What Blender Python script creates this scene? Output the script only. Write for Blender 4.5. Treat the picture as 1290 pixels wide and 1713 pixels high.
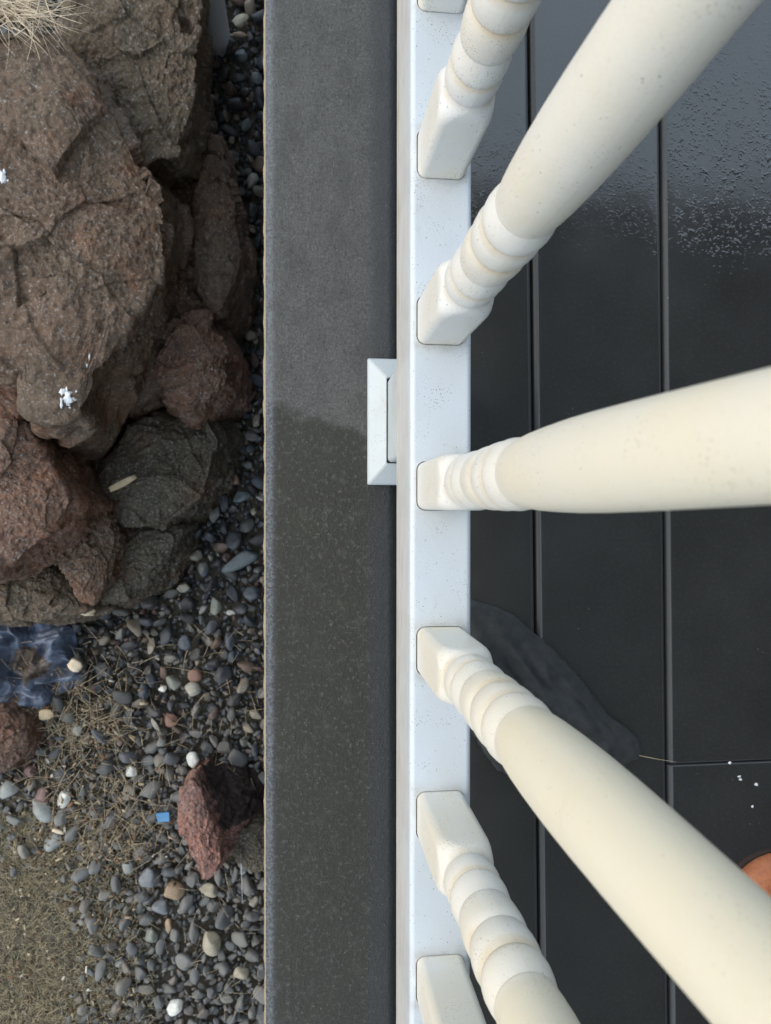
import bpy, bmesh, math, random
import numpy as np
from mathutils import Matrix, Vector

random.seed(7)
RNG = np.random.default_rng(11)
for o in list(bpy.data.objects):
    bpy.data.objects.remove(o)
S = bpy.context.scene
COL = S.collection

# ------------------------------------------------------------------ camera
FPX, CX, CY = 1237.0, 645.0, 856.5          # photograph's focal length and centre in its own pixels
CAMZ = 0.745
dn = Vector((502 - CX, CY - 848, -FPX)).normalized()     # world down, seen from the camera
yv = Vector((0.0, 1.0, 0.0)); yv = (yv - dn * yv.dot(dn)).normalized()
zv = -dn
xv = yv.cross(zv).normalized()
RW = Matrix((xv, yv, zv))                   # camera vector -> world vector
cam_d = bpy.data.cameras.new('camera')
cam_d.sensor_fit = 'VERTICAL'; cam_d.sensor_height = 36; cam_d.sensor_width = 36
cam_d.lens = FPX / 1713 * 36
cam_d.clip_start = 0.01; cam_d.clip_end = 300
cam_d.dof.use_dof = True; cam_d.dof.focus_distance = 0.60; cam_d.dof.aperture_fstop = 15
cam = bpy.data.objects.new('camera', cam_d); COL.objects.link(cam)
cam.matrix_world = Matrix.Translation((0, 0, CAMZ)) @ RW.to_4x4()
S.camera = cam


def at(px, py, z):
    """point of the photograph -> place in the world at height z"""
    d = RW @ Vector((px - CX, CY - py, -FPX))
    t = (z - CAMZ) / d.z
    return Vector((d.x * t, d.y * t, z))


# ------------------------------------------------------------------ light
SUN_EL, SUN_ROT = math.radians(34), math.radians(275)
w = bpy.data.worlds.new('World'); S.world = w; w.use_nodes = True
wn = w.node_tree; wn.nodes.clear()
sky = wn.nodes.new('ShaderNodeTexSky'); sky.sky_type = 'NISHITA'; sky.sun_disc = False
sky.sun_elevation = SUN_EL; sky.sun_rotation = SUN_ROT
sky.air_density = 1.0; sky.dust_density = 3.0; sky.ozone_density = 1.0
bg = wn.nodes.new('ShaderNodeBackground'); bg.inputs[1].default_value = 0.14
wo = wn.nodes.new('ShaderNodeOutputWorld')
# overcast: broken pale cloud over the clear sky, the same all round
tcw = wn.nodes.new('ShaderNodeTexCoord'); nzw = wn.nodes.new('ShaderNodeTexNoise'); nzw.inputs['Scale'].default_value = 1.6; nzw.inputs['Detail'].default_value = 5
wn.links.new(tcw.outputs['Generated'], nzw.inputs['Vector'])
mrw = wn.nodes.new('ShaderNodeMapRange'); mrw.inputs[1].default_value = .3; mrw.inputs[2].default_value = .7; mrw.inputs[3].default_value = .62; mrw.inputs[4].default_value = .95
wn.links.new(nzw.outputs['Fac'], mrw.inputs[0])
mxw = wn.nodes.new('ShaderNodeMix'); mxw.data_type = 'RGBA'; mxw.inputs[7].default_value = (9.0, 10.9, 13.0, 1)
wn.links.new(mrw.outputs[0], mxw.inputs[0]); wn.links.new(sky.outputs[0], mxw.inputs[6])
wn.links.new(mxw.outputs[2], bg.inputs[0]); wn.links.new(bg.outputs[0], wo.inputs[0])
sd = bpy.data.lights.new('sun', 'SUN'); sd.energy = 1.3; sd.angle = math.radians(50); sd.color = (1.0, 0.80, 0.56)
sun = bpy.data.objects.new('sun', sd); COL.objects.link(sun)
sdir = Vector((math.sin(SUN_ROT) * math.cos(SUN_EL), math.cos(SUN_ROT) * math.cos(SUN_EL), math.sin(SUN_EL)))
sun.rotation_euler = sdir.to_track_quat('Z', 'Y').to_euler()
S.view_settings.view_transform = 'Standard'; S.view_settings.look = 'None'
S.view_settings.gamma = 1.0; S.view_settings.exposure = 0.15
S.view_settings.use_curve_mapping = False


# ------------------------------------------------------------------ helpers
def tag(o, label=None, cat=None, group=None, kind=None):
    if label: o['label'] = label
    if cat: o['category'] = cat
    if group: o['group'] = group
    if kind: o['kind'] = kind
    return o


def link(name, me, m=None, parent=None, smooth=True):
    if m and not me.materials: me.materials.append(m)
    if smooth and len(me.polygons): me.polygons.foreach_set('use_smooth', [True] * len(me.polygons))
    o = bpy.data.objects.new(name, me); COL.objects.link(o)
    if parent: o.parent = parent
    return o


def mesh_np(name, V, F):
    """V (n,3) array, F (m,k) array of equal-sized faces"""
    me = bpy.data.meshes.new(name)
    F = np.asarray(F, dtype=np.int32); k = F.shape[1]
    me.vertices.add(len(V)); me.vertices.foreach_set('co', np.asarray(V, dtype=np.float32).ravel())
    me.loops.add(F.size); me.loops.foreach_set('vertex_index', F.ravel())
    me.polygons.add(len(F)); me.polygons.foreach_set('loop_start', np.arange(len(F), dtype=np.int32) * k)
    try: me.polygons.foreach_set('loop_total', np.full(len(F), k, dtype=np.int32))
    except Exception: pass
    me.update(calc_edges=True); me.validate()
    return me


def empty(name, loc=(0, 0, 0)):
    o = bpy.data.objects.new(name, None); COL.objects.link(o); o.location = loc
    o.empty_display_size = 0.05
    return o


_P = RNG.permutation(256); _P = np.concatenate([_P, _P, _P])
_G = RNG.normal(size=(256, 3)); _G /= np.linalg.norm(_G, axis=1)[:, None]


def perlin(p):
    p = np.asarray(p, dtype=float); i = np.floor(p).astype(int); f = p - i; i &= 255
    u = f * f * f * (f * (f * 6 - 15) + 10)
    out = 0
    for dx in (0, 1):
        for dy in (0, 1):
            for dz in (0, 1):
                h = _P[_P[_P[(i[:, 0] + dx) & 255] + ((i[:, 1] + dy) & 255)] + ((i[:, 2] + dz) & 255)]
                g = _G[h & 255]
                d = g[:, 0] * (f[:, 0] - dx) + g[:, 1] * (f[:, 1] - dy) + g[:, 2] * (f[:, 2] - dz)
                out = out + d * (u[:, 0] if dx else 1 - u[:, 0]) * (u[:, 1] if dy else 1 - u[:, 1]) * (u[:, 2] if dz else 1 - u[:, 2])
    return out * 1.6


def fbm(p, s, o=4, ridge=False, gain=0.5):
    a = 1.0; r = 0
    for k in range(o):
        n = perlin(p * s + 17.3 * k)
        if ridge: n = 1 - 2 * np.abs(n)
        r = r + a * n; a *= gain; s *= 2.07
    return r


def cells(p, s, seed=3, n=200):
    """faceted noise: every point takes the tilted plane of its nearest site"""
    g = np.random.default_rng(seed)
    q = p * s
    lo, hi = q.min(0) - 1, q.max(0) + 1
    n = int(min(400, max(20, np.prod(np.maximum(hi - lo, 1)) * 1.1)))
    C = g.uniform(lo, hi, (n, 3)); T = g.normal(size=(n, 3)) * 0.6; O = g.uniform(-.5, .5, n)
    out = np.empty(len(q))
    for a in range(0, len(q), 4000):
        b = q[a:a + 4000]
        d = ((b[:, None, :] - C[None]) ** 2).sum(2); j = d.argmin(1)
        out[a:a + 4000] = O[j] + ((b - C[j]) * T[j]).sum(1)
    return out


# ------------------------------------------------------------------ materials
class NT:
    def __init__(s, name):
        s.m = bpy.data.materials.new(name); s.m.use_nodes = True; s.t = s.m.node_tree
        s.b = s.t.nodes['Principled BSDF']; s.L = s.t.links.new
        s.co = s.n('ShaderNodeTexCoord').outputs['Object']

    def n(s, t, **kw):
        x = s.t.nodes.new(t)
        for k, v in kw.items():
            if k.startswith('i_'): x.inputs[k[2:].replace('_', ' ')].default_value = v
            else: setattr(x, k, v)
        return x

    def set(s, k, v):
        if hasattr(v, 'is_linked') or hasattr(v, 'links'): s.L(v, s.b.inputs[k])
        else: s.b.inputs[k].default_value = v

    def map(s, sc=(1, 1, 1), src=None):
        x = s.n('ShaderNodeMapping'); x.inputs['Scale'].default_value = sc; s.L(src or s.co, x.inputs['Vector']); return x.outputs[0]

    def noise(s, sc, det=4, rough=.55, v=None, dist=0):
        x = s.n('ShaderNodeTexNoise', i_Scale=sc, i_Detail=det, i_Roughness=rough, i_Distortion=dist); s.L(v or s.co, x.inputs['Vector']); return x.outputs['Fac']

    def vor(s, sc, v=None, feature='F1', out='Distance', rnd=1):
        x = s.n('ShaderNodeTexVoronoi', feature=feature, i_Scale=sc, i_Randomness=rnd); s.L(v or s.co, x.inputs['Vector']); return x.outputs[out]

    def ramp(s, f, stops, interp='LINEAR'):
        x = s.n('ShaderNodeValToRGB'); r = x.color_ramp; r.interpolation = interp
        while len(r.elements) < len(stops): r.elements.new(0.5)
        for e, (p, c) in zip(r.elements, stops):
            e.position = p; e.color = (c, c, c, 1) if not isinstance(c, tuple) else (*c, 1)
        s.L(f, x.inputs[0]); return x.outputs[0]

    def mix(s, f, a, b, blend='MIX'):
        x = s.n('ShaderNodeMix', data_type='RGBA', blend_type=blend)
        for k, v in ((0, f), (6, a), (7, b)):
            if isinstance(v, (tuple, list)): x.inputs[k].default_value = (*v, 1)
            elif isinstance(v, (int, float)): x.inputs[k].default_value = v
            else: s.L(v, x.inputs[k])
        return x.outputs[2]

    def math(s, op, a, b=0.0, clamp=False):
        x = s.n('ShaderNodeMath', operation=op, use_clamp=clamp)
        for k, v in ((0, a), (1, b)):
            if isinstance(v, (int, float)): x.inputs[k].default_value = v
            else: s.L(v, x.inputs[k])
        return x.outputs[0]

    def xyz(s):
        x = s.n('ShaderNodeSeparateXYZ'); s.L(s.co, x.inputs[0]); return x.outputs

    def bump(s, h, dist, strength=1.0, prev=None):
        x = s.n('ShaderNodeBump', i_Strength=strength, i_Distance=dist); s.L(h, x.inputs['Height'])
        if prev: s.L(prev, x.inputs['Normal'])
        return x.outputs[0]


def mat_vinyl(name, base, yellow, yamt, speck=1.0):
    t = NT(name)
    n1 = t.noise(14, 5, .6)
    c = t.mix(t.math('MULTIPLY', t.ramp(n1, [(.38, 0.0), (.68, 1.0)]), yamt), base, yellow)
    # sparse dark dirt specks, in clusters
    d = t.vor(520); keep = t.noise(38, 3, .6)
    sp = t.math('MULTIPLY', t.ramp(d, [(.13, 1.0), (.22, 0.0)]), t.ramp(keep, [(.50, 0.0), (.62, 1.0)]))
    d2 = t.vor(240); sp2 = t.math('MULTIPLY', t.ramp(d2, [(.08, .8), (.14, 0.0)]), t.ramp(t.noise(60, 3), [(.5, 0.0), (.56, 1.0)]))
    sp = t.math('MULTIPLY', t.math('MAXIMUM', sp, sp2), speck, True)
    c = t.mix(t.math('MULTIPLY', t.ramp(t.noise(900, 2), [(.45, 0.0), (.75, 1.0)]), .14), c, (.45, .42, .37))
    c = t.mix(t.math('MULTIPLY', t.ramp(t.noise(27, 6, .75, dist=.5), [(.60, 0.0), (.70, 1.0)]), .30), c, (.42, .37, .29))
    c = t.mix(sp, c, (.13, .115, .10))
    t.set('Base Color', c); t.set('Roughness', t.ramp(n1, [(.3, .34), (.7, .48)]))
    h = t.bump(t.noise(700, 3), .0004, .35)
    h = t.bump(t.noise(60, 3), .001, .15, h)
    t.set('Normal', h)
    t.set('IOR', 1.5)
    return t


M = {}
t = mat_vinyl('vinyl_cream', (.78, .765, .725), (.75, .69, .55), .8); 
x, y, z = t.xyz()
prev = t.b.inputs['Base Color'].links[0].from_socket
band_sky = t.math('ADD', t.ramp(z, [(.122, 0.0), (.124, 1.0), (.144, 1.0), (.148, 0.0)]), t.ramp(z, [(.202, 0.0), (.204, 1.0), (.224, 1.0), (.228, 0.0)]))
prev = t.mix(t.math('MULTIPLY', band_sky, .22), prev, (.82, .82, .80))  # sky light on the up-tilted rings, painted as whiter bands
gpo = t.n('ShaderNodeNewGeometry').outputs['Position']; sgp = t.n('ShaderNodeSeparateXYZ'); t.L(gpo, sgp.inputs[0])
old = t.ramp(t.math('ADD', t.math('MULTIPLY', sgp.outputs[1], -1.0), .5), [(.28, .08), (.62, 1.0)])     # the spindles further down the run have yellowed more
prev = t.mix(t.math('MULTIPLY', t.ramp(t.math('SUBTRACT', 1.0, old), [(0.0, .38), (.6, 0.0)]), t.ramp(t.noise(11, 4, .6), [(.35, .4), (.65, 1.0)])), prev, (.80, .69, .47))
aged = t.math('MULTIPLY', old, t.ramp(z, [(.227, 0.0), (.235, 1.0), (.50, 1.0), (.55, 0.0)]))
aged = t.math('MULTIPLY', aged, t.ramp(t.noise(9, 4, .6), [(.35, .35), (.65, .85)]))
prev = t.mix(aged, prev, (.82, .74, .555))
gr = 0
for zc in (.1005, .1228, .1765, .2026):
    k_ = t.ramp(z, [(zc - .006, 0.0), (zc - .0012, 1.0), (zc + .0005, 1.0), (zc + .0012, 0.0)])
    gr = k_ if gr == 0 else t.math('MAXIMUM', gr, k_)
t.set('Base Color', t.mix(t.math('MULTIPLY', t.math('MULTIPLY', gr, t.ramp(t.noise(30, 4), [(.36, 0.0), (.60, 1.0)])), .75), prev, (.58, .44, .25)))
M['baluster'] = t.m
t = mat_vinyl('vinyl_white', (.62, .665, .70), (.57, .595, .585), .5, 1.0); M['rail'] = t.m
# scuffed brown grime along the lower outer face of the rail
x, y, z = t.xyz()
side = t.ramp(z, [(.080, 1.0), (.150, 0.35), (.163, 0.0)])
g = t.math('MULTIPLY', t.ramp(t.noise(70, 6, .7, t.map((1, .35, 1.6))), [(.46, 0.0), (.68, 1.0)]), side)
prev = t.b.inputs['Base Color'].links[0].from_socket
c = t.mix(t.math('MULTIPLY', side, .6), prev, (.62, .54, .44))
t.set('Base Color', t.mix(t.math('MULTIPLY', g, .55), c, (.34, .25, .17)))
t = mat_vinyl('vinyl_skirt', (.50, .54, .55), (.43, .45, .43), .6, 1.0); M['skirt'] = t.m

# gritty outer board
t = NT('gritty_board')
n1 = t.noise(420, 4, .7); n2 = t.noise(9, 5, .6)
x, y, z = t.xyz()
c = t.mix(t.ramp(n2, [(.3, 0.0), (.7, 1.0)]), (.064, .062, .056), (.092, .089, .082))
c = t.mix(t.ramp(n1, [(.42, 0.0), (.72, .75)]), c, (.15, .145, .135)); c = t.mix(t.ramp(t.noise(330, 3, .7), [(.28, .6), (.46, 0.0)]), c, (.02, .02, .019))
dark_olive = t.ramp(t.math('ADD', t.math('ADD', y, t.math('MULTIPLY', x, .33)), t.math('MULTIPLY', t.math('SUBTRACT', t.noise(22, 5), .5), .05)), [(.087, 1.0), (.095, 0.0)])  # darker olive tone past a slanting line across the board
lower_m = t.math('MULTIPLY', dark_olive, t.ramp(x, [(.055, 1.0), (.10, .6)]))
c = t.mix(t.math('MULTIPLY', lower_m, .86), c, (.021, .019, .010))
c = t.mix(t.math('MULTIPLY', t.math('MULTIPLY', t.ramp(t.noise(26, 4), [(.52, 0.0), (.7, 1.0)]), lower_m), .22), c, (.055, .065, .028))
gr_ = t.noise(210, 5, .75)
c = t.mix(t.ramp(gr_, [(.54, 0.0), (.66, .55)]), c, (.165, .165, .155)); c = t.mix(t.ramp(gr_, [(.34, .6), (.45, 0.0)]), c, (.024, .023, .020))
mot = t.noise(38, 6, .7, t.map((1, .6, 1)))
c = t.mix(t.ramp(mot, [(.38, .35), (.54, 0.0)]), c, (.026, .025, .021))
c = t.mix(t.ramp(t.noise(55, 5, .7), [(.55, 0.0), (.70, .35)]), c, (.12, .12, .11))
inner = t.ramp(t.math('ADD', x, t.math('MULTIPLY', mot, .012)), [(.074, 0.0), (.084, 1.0)])
c = t.mix(t.math('MULTIPLY', inner, .6), c, (.034, .038, .042))
edge_light = t.ramp(t.math('ADD', t.math('ADD', x, .1), t.math('MULTIPLY', t.noise(260, 4, .7), .007)), [(.0745, 1.0), (.0790, 0.0)])  # sky highlight along the bevelled edge, painted as a pale scuffed strip
c = t.mix(t.math('MULTIPLY', edge_light, t.ramp(t.noise(380, 3, .7), [(.38, .15), (.62, .9)])), c, (.17, .185, .21))
sp = t.math('MULTIPLY', t.ramp(t.vor(170), [(.06, 1.0), (.10, 0.0)]), t.ramp(t.noise(90, 2), [(.52, 0.0), (.58, 1.0)]))
c = t.mix(t.math('MULTIPLY', sp, .7), c, (.32, .31, .28))
edge = t.ramp(x, [(-.0355 + .0000, 1.0), (-.0345, 0.0)]) if False else t.math('LESS_THAN', t.math('ADD', x, t.math('MULTIPLY', t.noise(500, 3), .0016)), -.0334)
c = t.mix(edge, c, (.40, .32, .21))
t.set('Base Color', c); t.set('Roughness', t.ramp(t.math('ADD', n1, t.math('MULTIPLY', n2, .3)), [(.3, .28), (.9, .5)]))
h = t.bump(n1, .0010, .8); h = t.bump(gr_, .0018, .8, h); h = t.bump(t.noise(1500, 2), .0004, .5, h); t.set('Normal', h); t.set('IOR', 1.45)
M['grit'] = t.m

# glossy wet painted boards
t = NT('wet_painted_board')
n2 = t.noise(6, 5, .6)
c = t.mix(t.ramp(n2, [(.3, 0.0), (.7, 1.0)]), (.027, .027, .0265), (.040, .040, .0385))
x, y, z = t.xyz()
left_sheen = t.ramp(t.math('ADD', t.math('MULTIPLY', x, -1.0), t.math('ADD', .75, t.math('MULTIPLY', t.noise(5, 6, .65), .25))), [(.40, 0.0), (.75, 1.0)])  # rough reflection, paler towards the rail, painted into the board colour
c = t.mix(t.math('MULTIPLY', left_sheen, .42), c, (.070, .070, .064))
c = t.mix(t.math('MULTIPLY', t.ramp(t.noise(300, 4, .7), [(.5, 0.0), (.75, 1.0)]), .18), c, (.11, .11, .105))
sp = t.math('MULTIPLY', t.ramp(t.vor(75), [(.025, 1.0), (.05, 0.0)]), t.ramp(t.noise(30, 2), [(.54, 0.0), (.6, 1.0)]))
c = t.mix(t.math('MULTIPLY', sp, .55), c, (.35, .34, .31))
t.set('Base Color', c)
x, y, z = t.xyz()
# sheet of rain water: beaded in patches and along the grooves, smooth between
wob = t.math('MULTIPLY', t.math('SUBTRACT', t.noise(16, 4, .6), .5), .22)
yb = t.ramp(t.math('ADD', y, wob), [(.245, 0.0), (.30, 1.0), (.36, 1.0), (.46, .25)])
xb = t.ramp(t.math('ADD', x, t.math('MULTIPLY', wob, .5)), [(.375, 0.12), (.41, .85), (.44, 1.0)])
bead = t.math('MULTIPLY', yb, xb)
nz_ = t.n('ShaderNodeNewGeometry'); sn = t.n('ShaderNodeSeparateXYZ'); t.L(nz_.outputs['Normal'], sn.inputs[0])
bev = t.ramp(sn.outputs[2], [(.90, 1.0), (.995, 0.0)])
t.set('Roughness', t.math('MAXIMUM', t.ramp(t.noise(12, 4, .6), [(.35, .07), (.65, .16)]), t.math('MULTIPLY', bev, .55)))
vd = t.n('ShaderNodeTexVoronoi', feature='SMOOTH_F1', i_Scale=230, i_Smoothness=.35); wv_ = t.n('ShaderNodeMix', data_type='VECTOR'); wv_.inputs[0].default_value = .012
nv = t.n('ShaderNodeTexNoise', i_Scale=140, i_Detail=2); t.L(t.co, nv.inputs['Vector']); t.L(t.co, wv_.inputs[4]); t.L(nv.outputs['Color'], wv_.inputs[5]); t.L(wv_.outputs[1], vd.inputs['Vector'])
vd2 = t.n('ShaderNodeTexVoronoi', feature='SMOOTH_F1', i_Scale=95, i_Smoothness=.4); t.L(wv_.outputs[1], vd2.inputs['Vector'])
big = t.math('MULTIPLY', t.ramp(vd2.outputs['Distance'], [(.12, 1.0), (.34, 0.0)]), t.ramp(t.noise(45, 3), [(.46, 0.0), (.54, 1.0)]))
drops = t.math('MULTIPLY', t.ramp(vd.outputs['Distance'], [(.12, 1.0), (.42, 0.0)]), t.ramp(t.noise(70, 3), [(.40, 0.0), (.50, 1.0)]))
h = t.bump(t.math('MULTIPLY', t.math('MAXIMUM', drops, big), bead), .0012, .45)
h = t.bump(t.noise(420, 3, .6), .0002, .25, h)
h = t.bump(t.noise(26, 2, .5), .001, .16, h)
t.set('Normal', h); t.set('IOR', 1.72)
M['board'] = t.m


def rock_mat(name, a, b, c3, wetness=.5, red=(.17, .075, .045)):
    t = NT(name)
    n1 = t.noise(7, 6, .62, dist=.4); n2 = t.noise(34, 6, .7); n3 = t.noise(150, 4, .7)
    c = t.mix(t.ramp(n1, [(.38, 0.0), (.62, 1.0)]), a, b)
    c = t.mix(t.math('MULTIPLY', t.ramp(n2, [(.45, 0.0), (.65, 1.0)]), .75), c, c3)
    c = t.mix(t.math('MULTIPLY', t.ramp(t.noise(11, 5, .65), [(.52, 0.0), (.66, 1.0)]), .65), c, red)
    c = t.mix(t.ramp(n3, [(.32, .7), (.50, 0.0)]), c, (.035, .025, .020)); c = t.mix(t.ramp(t.noise(80, 5, .7), [(.36, .6), (.47, 0.0)]), c, (.05, .036, .028))
    c = t.mix(t.ramp(t.noise(260, 3, .6), [(.56, 0.0), (.70, .7)]), c, (.36, .33, .30))
    fl = t.math('MULTIPLY', t.ramp(t.vor(95), [(.10, 1.0), (.17, 0.0)]), t.ramp(t.noise(24, 3), [(.56, 0.0), (.64, 1.0)]))
    c = t.mix(t.math('MULTIPLY', fl, .55), c, (.45, .46, .44))
    t.set('Base Color', c)
    t.set('Roughness', t.ramp(t.noise(16, 5, .6), [(.42, .58 - .34 * wetness), (.60, .62)]))
    h = t.bump(t.noise(60, 8, .72), .009, .8); h = t.bump(n3, .002, .6, h)
    pit = t.ramp(t.vor(120, feature='SMOOTH_F1'), [(.10, 0.0), (.35, 1.0)]); h = t.bump(pit, .0015, .5, h)
    t.set('Normal', h)
    return t.m


M['rock'] = rock_mat('rock_brown', (0.151, 0.087, 0.050), (0.122, 0.084, 0.050), (0.192, 0.124, 0.079), .8, red=(0.196, 0.081, 0.036))
M['rock_grey'] = rock_mat('rock_olive', (0.130, 0.091, 0.052), (0.106, 0.077, 0.044), (0.167, 0.121, 0.075), .7, red=(0.147, 0.071, 0.036))
M['rock_red'] = rock_mat('rock_red', (0.175, 0.081, 0.045), (0.147, 0.085, 0.052), (0.212, 0.124, 0.082), .8, red=(0.220, 0.081, 0.036))
M['rock_dark'] = rock_mat('rock_dark', (0.092, 0.069, 0.041), (0.073, 0.060, 0.037), (0.138, 0.108, 0.066), .9, red=(0.122, 0.062, 0.029))
M['rock_dark2'] = rock_mat('rock_dark_brown', (0.122, 0.067, 0.034), (0.102, 0.063, 0.034), (0.153, 0.096, 0.057), .9, red=(0.173, 0.072, 0.029))
M['lava'] = rock_mat('lava_red', (.33, .155, .115), (.27, .14, .11), (.38, .23, .18), .1, red=(.36, .15, .10))
PEB = [(0, (.016, .018, .022)), (.10, (.036, .042, .055)), (.20, (.075, .078, .080)), (.29, (.022, .024, .027)), (.37, (.11, .11, .105)), (.45, (.052, .062, .082)),
       (.53, (.15, .145, .13)), (.60, (.040, .040, .040)), (.67, (.095, .088, .072)), (.74, (.21, .20, .175)), (.80, (.070, .075, .085)), (.85, (.15, .095, .065)),
       (.89, (.10, .055, .046)), (.925, (.30, .26, .20)), (.96, (.19, .16, .12)), (.985, (.48, .46, .40))]


def pebble_mat(name, src):
    t = NT(name)
    if src == 'island': r = t.n('ShaderNodeNewGeometry').outputs['Random Per Island']
    else: r = t.n('ShaderNodeObjectInfo').outputs['Random']
    c = t.ramp(r, PEB, 'CONSTANT')
    c = t.mix(t.ramp(t.noise(110, 5, .65), [(.35, .0), (.7, .55)]), c, t.mix(.5, c, (.20, .18, .15)))
    c = t.mix(t.ramp(t.noise(420, 3, .6), [(.30, .45), (.5, .0)]), c, (.02, .02, .02))
    gp = t.n('ShaderNodeNewGeometry').outputs['Position']; sx = t.n('ShaderNodeSeparateXYZ'); t.L(gp, sx.inputs[0])
    yy = t.math('ADD', sx.outputs[1], t.math('MULTIPLY', t.math('SUBTRACT', t.noise(5, 4, .6, gp), .5), .5))
    pale_rough = t.ramp(t.math('ADD', t.math('MULTIPLY', yy, -1.0), 0.0), [(.30, 0.0), (.62, 1.0)])       # paler and rougher away from the rocks, darker near them
    c = t.mix(t.math('MULTIPLY', pale_rough, .46), c, (.27, .265, .245))
    t.set('Base Color', c); t.set('Roughness', t.ramp(t.math('ADD', t.noise(22, 3), t.math('MULTIPLY', pale_rough, .3)), [(.35, .32), (.75, .7)]))
    t.set('Normal', t.bump(t.noise(300, 5, .65), .0012, .5))
    return t.m


M['peb_i'] = pebble_mat('pebble_many', 'island'); M['peb_o'] = pebble_mat('pebble_single', 'object')


def simple(name, a, b, sc=60, rough=.6, bump=.001, bsc=200, dark=None, stretch=(1, 1, 1)):
    t = NT(name); v = t.map(stretch)
    c = t.mix(t.ramp(t.noise(sc, 5, .65, v), [(.35, 0.0), (.65, 1.0)]), a, b)
    if dark: c = t.mix(t.ramp(t.noise(sc * 3, 4, .7, v), [(.3, .7), (.48, 0.0)]), c, dark)
    t.set('Base Color', c); t.set('Roughness', rough)
    if bump: t.set('Normal', t.bump(t.noise(bsc, 5, .6, v), bump, .6))
    return t.m


M['soil'] = simple('soil', (.075, .062, .044), (.135, .112, .078), 70, .9, .006, 200, (.03, .026, .02))
M['straw'] = simple('straw', (.34, .25, .14), (.56, .47, .32), 90, .6, 0)
M['straw_pale'] = simple('straw_pale', (.62, .50, .34), (.74, .62, .46), 90, .55, 0)
M['moss'] = simple('dry_moss', (.30, .245, .14), (.54, .46, .30), 70, .8, 0)
M['wood'] = simple('wood_chip', (.50, .38, .22), (.66, .52, .33), 120, .55, .0008, 300, stretch=(1, .2, 1))
M['white'] = simple('dropping', (.72, .74, .74), (.86, .87, .86), 200, .45, .001, 400)
M['pipe'] = simple('pipe_grey', (.66, .67, .68), (.72, .72, .70), 20, .38, .0004, 150)
t = NT('litter'); rr_ = t.n('ShaderNodeNewGeometry').outputs['Random Per Island']
t.set('Base Color', t.ramp(rr_, [(0, (.10, .065, .04)), (.25, (.19, .13, .075)), (.45, (.30, .23, .14)), (.62, (.065, .045, .03)), (.75, (.42, .34, .22)), (.88, (.24, .12, .06)), (.96, (.60, .55, .46))], 'CONSTANT')); t.set('Roughness', .75); M['litter'] = t.m
M['terracotta'] = simple('terracotta', (.40, .13, .055), (.52, .19, .08), 60, .6, .0008, 300, (.30, .09, .04))
M['cloth'] = simple('dark_cloth', (.024, .026, .025), (.042, .044, .043), 90, .72, .0005, 900)
M['bluechip'] = simple('blue_plastic', (.06, .19, .38), (.08, .24, .43), 80, .45, 0)
M['soffit'] = simple('painted_soffit', (.16, .16, .15), (.19, .185, .175), 8, .7, 0)
M['wall'] = simple('painted_wall', (.10, .10, .095), (.12, .118, .11), 8, .7, 0)
M['beam'] = simple('timber', (.11, .085, .06), (.17, .13, .09), 20, .75, .001, 60, (.05, .04, .03))
t = NT('blue_sheet')
c = t.mix(t.ramp(t.noise(12, 3, .5), [(.4, 0.0), (.65, 1.0)]), (.095, .118, .165), (.125, .150, .205))
x, y, z = t.xyz(); c_ = at(42, 1112, -.575)
dd = t.math('ADD', t.math('POWER', t.math('DIVIDE', t.math('SUBTRACT', x, c_.x), .046), 2.0), t.math('POWER', t.math('DIVIDE', t.math('SUBTRACT', y, c_.y), .034), 2.0))
dirt = t.ramp(t.math('ADD', t.math('MULTIPLY', dd, .35), t.math('MULTIPLY', t.noise(38, 4, .6), .8)), [(.58, 1.0), (.66, 0.0)])
c = t.mix(t.math('MULTIPLY', dirt, .92), c, (.085, .060, .038))
t.set('Base Color', c); t.set('Roughness', .5)
cr = t.n('ShaderNodeTexVoronoi', feature='DISTANCE_TO_EDGE', i_Scale=55); nv = t.noise(30, 3); t.L(t.co, cr.inputs['Vector'])
t.set('Normal', t.bump(t.noise(45, 2, .5), .005, .6, t.bump(cr.outputs['Distance'], .004, .6))); M['sheet'] = t.m


# shade on the lava stone's deck-side flank, painted near black
nt = M['lava'].node_tree; bs = nt.nodes['Principled BSDF']; prev = bs.inputs['Base Color'].links[0].from_socket
t = NT.__new__(NT); t.m = M['lava']; t.t = nt; t.b = bs; t.L = nt.links.new; t.co = t.n('ShaderNodeTexCoord').outputs['Object']
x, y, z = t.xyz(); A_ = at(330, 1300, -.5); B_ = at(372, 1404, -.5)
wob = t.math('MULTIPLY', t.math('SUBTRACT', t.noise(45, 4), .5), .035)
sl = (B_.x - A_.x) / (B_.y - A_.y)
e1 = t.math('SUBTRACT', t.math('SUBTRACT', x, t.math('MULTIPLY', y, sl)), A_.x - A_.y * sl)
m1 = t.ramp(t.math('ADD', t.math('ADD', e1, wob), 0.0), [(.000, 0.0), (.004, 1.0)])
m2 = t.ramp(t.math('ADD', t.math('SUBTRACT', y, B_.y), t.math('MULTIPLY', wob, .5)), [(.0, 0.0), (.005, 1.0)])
t.set('Base Color', t.mix(t.math('MULTIPLY', t.math('MULTIPLY', m1, m2), .93), prev, (.022, .012, .010)))

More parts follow.
